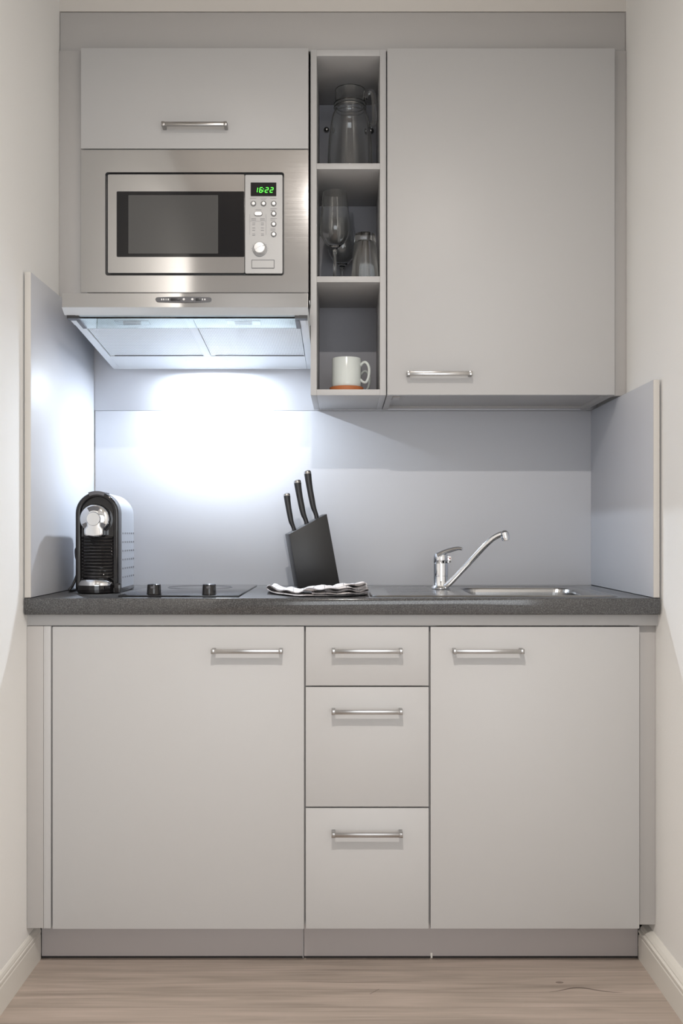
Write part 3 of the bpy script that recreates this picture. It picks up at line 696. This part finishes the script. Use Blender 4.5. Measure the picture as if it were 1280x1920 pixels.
# ------------------------------------------------------------------ knife block and knives
KR = Matrix.Rotation(math.radians(13), 4, 'Z')
KB = Vector((X(594, 2.80), 2.80, WT))          # base centre
sK = F/2.765
def kp(px, py): return ((px-594)/sK, (1101.5-py)/sK)
t = thing('knife_block', KB, 'slanted black knife block behind the folded towel', 'knife block')
pts = [kp(634.5, 1099), kp(608.5, 961), kp(536.5, 999), kp(554, 1099)]
pts = [(a, max(b_, .004)) for a, b_ in pts]
bm = bmesh.new(); prism(bm, pts, -.032, .032)
bmesh.ops.bevel(bm, geom=list(bm.edges), offset=.0012, segments=2, profile=.5, affect='EDGES')
bmesh.ops.transform(bm, verts=bm.verts, matrix=Matrix.Translation(KB) @ KR)
obj('block', bm, M['block'], t)
for a in (pts[3][0]+.012, pts[0][0]-.014):
    for b_ in (-.022, .022):
        bm = bmesh.new(); lathe(bm, [(0, 0), (.005, 0), (.005, .0045), (0, .0045)], (a, b_, 0), 14)
        bmesh.ops.transform(bm, verts=bm.verts, matrix=Matrix.Translation(KB) @ KR); obj('foot', bm, M['rubber_and_gap_shade'], t)
bm = bmesh.new()
tl, tr = Vector((pts[2][0], pts[2][1])), Vector((pts[1][0], pts[1][1]))
for f in (.10, .40, .76):
    pass
# knives: handle pixel paths (bottom at block, top)
def knife(b0, b1, w, label, yo, blade):
    a, c = kp(*b0), kp(*b1)
    A = Vector((a[0], yo, a[1])); E = Vector((c[0], yo, c[1])); d = (E-A); L = d.length; u = d.normalized(); s = Vector((u.z, 0, -u.x))
    root = thing('kitchen_knife', KB+KR.to_3x3() @ A, label, 'knife', 'black-handled knives in the block')
    prof = [(0, .62, .18), (.06, .60, .20), (.14, .62, .12), (.24, .74, 0), (.4, .82, -.04), (.6, .84, -.06), (.8, .92, -.04), (.93, 1.0, 0)]
    bm = bmesh.new()
    pp = [A+u*(L*f)+s*(w*o) for f, r, o in prof]; rr_ = [w*.5*r for f, r, o in prof]
    tube(bm, smoothpath(pp, 3), [rr_[min(int(i/3), len(rr_)-1)]+(rr_[min(int(i/3)+1, len(rr_)-1)]-rr_[min(int(i/3), len(rr_)-1)])*((i % 3)/3) for i in range((len(pp)-1)*3+1)], 14, flat=.8)
    bmesh.ops.transform(bm, verts=bm.verts, matrix=Matrix.Translation(KB) @ KR); obj('handle', bm, M['black'], root)
    bm = bmesh.new(); q = [A+u*(L*.93), A+u*(L*.96), A+u*(L*.985), A+u*L]; tube(bm, q, [w*.5, w*.49, w*.40, w*.16], 14, flat=.8)
    bmesh.ops.transform(bm, verts=bm.verts, matrix=Matrix.Translation(KB) @ KR); obj('end_cap', bm, M['nickel'], root, label='silver end cap')
knife((547.5, 993), (535.5, 921.5), .0190, 'shortest black-handled knife, leftmost in the knife block', 0, .1)
knife((571.5, 981), (555.5, 896), .0208, 'middle of the three black-handled knives in the block', 0, .15)
knife((591, 970), (575, 878), .0208, 'tallest black-handled knife, rightmost in the knife block', 0, .18)

# ------------------------------------------------------------------ folded tea towel
def towel():
    # ribbon in x,z folded back on itself in layers, swept along depth
    P = [(.058, .0028), (.02, .0022), (-.05, .0022), (-.12, .0026), (-.170, .0045), (-.190, .008), (-.197, .0135), (-.194, .021), (-.187, .024), (-.180, .0225), (-.165, .0165), (-.145, .0135), (-.110, .0125), (-.085, .0165), (-.060, .0200), (-.030, .0215), (.010, .0190), (.035, .0185), (.052, .0225), (.048, .0275), (.030, .0275), (.005, .0240), (-.020, .0225), (-.036, .0205), (-.046, .0165), (-.036, .0130), (-.010, .0125), (.020, .0135), (.052, .0128), (.060, .0098), (.050, .0072), (.020, .0068), (-.03, .0072), (-.078, .0078)]
    V3 = smoothpath([(p[0], 0, p[1]) for p in P], 4)
    ny = 26; y0, y1 = 2.405, 2.545
    bm = bmesh.new(); uvl = bm.loops.layers.uv.new('UVMap'); rows = []; us = [0]
    for a, b_ in zip(V3, V3[1:]): us.append(us[-1]+(b_-a).length)
    for j in range(ny+1):
        v = j/ny; row = []
        for i, p in enumerate(V3):
            k = min(1, p.z/.012)
            wob = .0022*math.sin(9*p.x*14+v*7)+.0016*math.sin(31*v+p.x*60)+.0014*math.sin(17*v*1.7-p.x*95)
            x = p.x+.006*math.sin(v*5+p.z*160)*v; z = p.z*(1-.18*v+.10*math.sin(v*6+p.x*20))+wob*k
            y = y0+(y1-y0)*v+.010*math.sin(us[i]*21+1)*(1-v)+.004*math.sin(us[i]*70)*(1-v)+.15*max(0, (-.075-x)/.125)**2+.05*max(0, x/.06)**2
            z *= 1-.28*max(0, min(1, (-.10-x)/.08))
            row.append(bm.verts.new((x, y, WT+.0012+max(z, .0012))))
        rows.append(row)
    for j in range(ny):
        for i in range(len(V3)-1):
            f = bm.faces.new((rows[j][i], rows[j][i+1], rows[j+1][i+1], rows[j+1][i]))
            for lp, (uu, vv) in zip(f.loops, ((us[i], j/ny*.14), (us[i+1], j/ny*.14), (us[i+1], (j+1)/ny*.14), (us[i], (j+1)/ny*.14))): lp[uvl].uv = (uu, vv)
    o = obj('tea_towel', bm, M['towel'])
    for p in o.data.polygons: p.use_smooth = True
    md = o.modifiers.new('thickness', 'SOLIDIFY'); md.thickness = .0016; md.offset = 0
    tag(o, 'folded white tea towel with fine dark check in front of knife block', 'towel')
towel()

# ------------------------------------------------------------------ coffee machine
qx, qy = X(185.5, 2.575), 2.66
t = thing('coffee_machine', (qx, qy, WT), 'small black and grey pod coffee machine at the left of worktop', 'coffee machine')
hw = .0540
def arch(w, ztop, zbot, n=22, xo=0):
    pts = [(qx+xo+w, zbot)]+[(qx+xo+w*math.cos(PI*i/n), ztop-w+w*math.sin(PI*i/n)) for i in range(n+1)]+[(qx+xo-w, zbot)]
    return pts
ZT = 1.158
bm = bmesh.new()
# grey rear shell, slightly waisted towards the back
prof = [(2.590, 1.0), (2.62, 1.0), (2.68, 1.0), (2.735, .985), (2.755, .95), (2.762, .88)]
rings = []
for y_, s_ in prof:
    a = arch(hw*s_, ZT-(1-s_)*.09, WT+.012+(1-s_)*.03)
    rings.append([bm.verts.new((p, y_, q)) for p, q in a])
for a, b_ in zip(rings, rings[1:]):
    m_ = len(a)
    for i in range(m_): bm.faces.new((a[i], a[(i+1) % m_], b_[(i+1) % m_], b_[i]))
bm.faces.new(rings[0]); bm.faces.new(rings[-1][::-1]); bmesh.ops.recalc_face_normals(bm, faces=bm.faces)
obj('rear_shell', bm, M['gray_shell'], t, label='matt grey shell')
bm = bmesh.new()
for i in range(6):
    for j in range(6):
        y_ = 2.605+i*.0262; z_ = Z(1000+j*16.2, 2.65)
        box(bm, qx+hw-.0002, qx+hw+.0004, y_, y_+.0085, z_-.0022, z_+.0022)
obj('vent_slots', bm, M['dgrey'], t, smooth=False)
bm = bmesh.new(); ring(bm, arch(hw+.0008, ZT+.0008, WT+.010), arch(hw-.0125, ZT-.0115, WT+.010+.0001), 2.552, 2.5898)
bmesh.ops.bevel(bm, geom=[e for e in bm.edges if all(v.co.y < 2.553 for v in e.verts) and len(e.link_faces) == 2 and abs(e.calc_face_angle(0)) > 1], offset=.004, segments=3, profile=.5, affect='EDGES')
obj('front_frame', bm, M['blackg'], t)
bm = bmesh.new(); prism(bm, arch(hw-.0128, ZT-.0118, WT+.012), 2.564, 2.5895); fas = obj('fascia', bm, M['blackg'], t)
bm = bmesh.new()
for i in range(13):
    z_ = Z(1008.5+i*6.1, 2.555); tube(bm, [(qx-hw+.0135, 2.565, z_), (qx-hw+.02, 2.5605, z_), (qx, 2.5575, z_), (qx+hw-.02, 2.5605, z_), (qx+hw-.0135, 2.565, z_)], .0036, 8, up=(0, 0, 1))
obj('water_ribs', bm, M['blackg'], t)
# brew head
bxh, bzh = X(176.5, 2.54), Z(973, 2.54)
bm = bmesh.new(); lathe(bm, [(0, .034), (.0165, .034), (.0178, .0325), (.0182, .028), (.024, .027), (.034, .024), (.0378, .019), (.0388, .012), (.0388, 0), (0, 0)], (bxh, 2.5635, bzh), 48, 'Y')
bh = obj('brew_head', bm, M['chrome'], t)
bm = bmesh.new()
w0 = .0178
prism(bm, [(bxh-w0, bzh), (bxh-w0, bzh-.018), (bxh-.0245, bzh-.026), (bxh-.0245, Z(1003, 2.54)), (bxh-.020, Z(1005.5, 2.54)), (bxh, Z(1007, 2.54)), (bxh+.020, Z(1005.5, 2.54)), (bxh+.0245, Z(1003, 2.54)), (bxh+.0245, bzh-.026), (bxh+w0, bzh-.018), (bxh+w0, bzh)], 2.5305, 2.56)
bmesh.ops.bevel(bm, geom=[e for e in bm.edges if all(v.co.y < 2.531 for v in e.verts)], offset=.005, segments=4, profile=.5, affect='EDGES')
obj('outlet', bm, M['chrome'], bh)
def arc_strip(a0, a1, r0, r1, y0, y1, n=12):
    bm = bmesh.new(); pts = [(bxh+r1*math.cos(math.radians(a0+(a1-a0)*i/n)), bzh+r1*math.sin(math.radians(a0+(a1-a0)*i/n))) for i in range(n+1)]
    pts += [(bxh+r0*math.cos(math.radians(a1-(a1-a0)*i/n)), bzh+r0*math.sin(math.radians(a1-(a1-a0)*i/n))) for i in range(n+1)]
    prism(bm, pts, y0, y1); return bm
for a0, a1 in ((62, 122), (-52, -24), (204, 226)): obj('grip_inset', arc_strip(a0, a1, .0215, .0325, 2.5355, 2.542), M['dgrey'], bh, label='dark inset')
# top lever
bm = bmesh.new(); pts = [(qx+(hw+.003)*math.cos(math.radians(a)), ZT-hw+(hw+.003)*math.sin(math.radians(a))) for a in range(68, 113, 4)]+[(qx+(hw-.006)*math.cos(math.radians(a)), ZT-hw+(hw-.006)*math.sin(math.radians(a))) for a in range(112, 67, -4)]
prism(bm, pts, 2.549, 2.60); obj('slider_lever', bm, M['dgrey'], t)
# drip tray
dx, dy = X(177, 2.54), 2.556
bm = bmesh.new()
def dprof(r, z, sc=1.0): return [(dx+r*math.cos(PI+PI*i/20), dy+.0+r*.85*sc*math.sin(PI+PI*i/20), z) for i in range(21)]
loops = [[bm.verts.new(p) for p in dprof(r, z)] for r, z in ((.040, WT+.0008), (.0445, WT+.003), (.0455, WT+.010), (.0445, WT+.021))]
for a, b_ in zip(loops, loops[1:]):
    for i in range(20): bm.faces.new((a[i], a[i+1], b_[i+1], b_[i]))
for a, b_ in zip(loops, loops[1:]): bm.faces.new((a[0], b_[0], b_[20], a[20]))
bm.faces.new(loops[0]); bm.faces.new(loops[-1][::-1]); bmesh.ops.recalc_face_normals(bm, faces=bm.faces)
tray = obj('drip_tray', bm, M['blackg'], t)
bm = bmesh.new()
loops = [[bm.verts.new(p) for p in dprof(r, z)] for r, z in ((.0445, WT+.0212), (.0440, WT+.026), (.040, WT+.033), (.032, WT+.038), (.020, WT+.040))]
for a, b_ in zip(loops, loops[1:]):
    for i in range(20): bm.faces.new((a[i], a[i+1], b_[i+1], b_[i]))
for a, b_ in zip(loops, loops[1:]): bm.faces.new((a[0], b_[0], b_[20], a[20]))
bm.faces.new(loops[0]); bm.faces.new(loops[-1][::-1]); bmesh.ops.recalc_face_normals(bm, faces=bm.faces)
obj('tray_cover', bm, M['chrome'], tray, label='chrome cover')
obj('base', B(qx-hw+.002, qx+hw-.001, 2.557, 2.756, WT+.0005, WT+.0118, .003), M['blackg'], t)
bm = bmesh.new(); box(bm, X(214.5, 2.545), X(226, 2.545), 2.544, 2.5515, WT+.001, WT+.027, .002); obj('foot', bm, M['blackg'], t)
P = smoothpath([(qx-hw+.006, 2.757, WT+.03), (qx-hw-.010, 2.70, WT+.085), (qx-hw-.0175, 2.66, WT+.108), (qx-hw-.0215, 2.64, WT+.112), (qx-hw-.0195, 2.63, WT+.095), (qx-hw-.011, 2.62, WT+.06), (qx-hw-.018, 2.60, WT+.022), (qx-hw-.026, 2.59, WT+.0055), (qx-hw-.020, 2.64, WT+.0045), (qx-hw-.012, 2.72, WT+.0045), (qx-hw+.002, 2.80, WT+.0045)], 7)
bm = bmesh.new(); tube(bm, P, .0036, 10); obj('power_cable', bm, M['black'], t)

# ------------------------------------------------------------------ camera
cam = bpy.data.cameras.new('camera'); co = bpy.data.objects.new('camera', cam); C.objects.link(co)
co.location = (0, 0, CZ); co.rotation_euler = (PI/2, 0, 0)
cam.sensor_width = 36; cam.sensor_fit = 'AUTO'; cam.lens = F/1920*36
cam.shift_x = -(CX-640)/1920; cam.shift_y = (HY-960)/1920
cam.clip_start = .02; cam.clip_end = 50
bpy.context.scene.camera = co

# ------------------------------------------------------------------ light
def area(name, loc, rot, sx, sy, e, col, shape='RECTANGLE', spread=PI):
    l = bpy.data.lights.new(name, 'AREA'); l.shape = shape; l.size = sx; l.size_y = sy; l.energy = e; l.color = col; l.spread = spread
    o = bpy.data.objects.new(name, l); C.objects.link(o); o.location = loc; o.rotation_euler = rot; return o
area('daylight_window', ((WX0+WX1)/2, -3.38, (WZ0+WZ1)/2), (PI/2, 0, 0), WX1-WX0-.1, WZ1-WZ0-.1, 62, (.95, .98, 1))
area('ceiling_spot', (-.03, .46, 2.66), (0, 0, 0), .06, .06, 40, (1, .93, .86), 'DISK', math.radians(165))
hl = area('hood_lamp_light', ((lx0+lx1)/2, 2.884, zu(2.884)-.012), (math.radians(-3), 0, 0), .030, .022, 8.0, (.80, .89, 1), 'ELLIPSE')
w = bpy.data.worlds.new('world'); bpy.context.scene.world = w; w.use_nodes = True
bg = w.node_tree.nodes['Background']; bg.inputs[0].default_value = (.75, .85, 1, 1); bg.inputs[1].default_value = .6

vs = bpy.context.scene.view_settings
vs.view_transform = 'Standard'; vs.look = 'None'; vs.exposure = 0; vs.gamma = 1; vs.use_curve_mapping = False
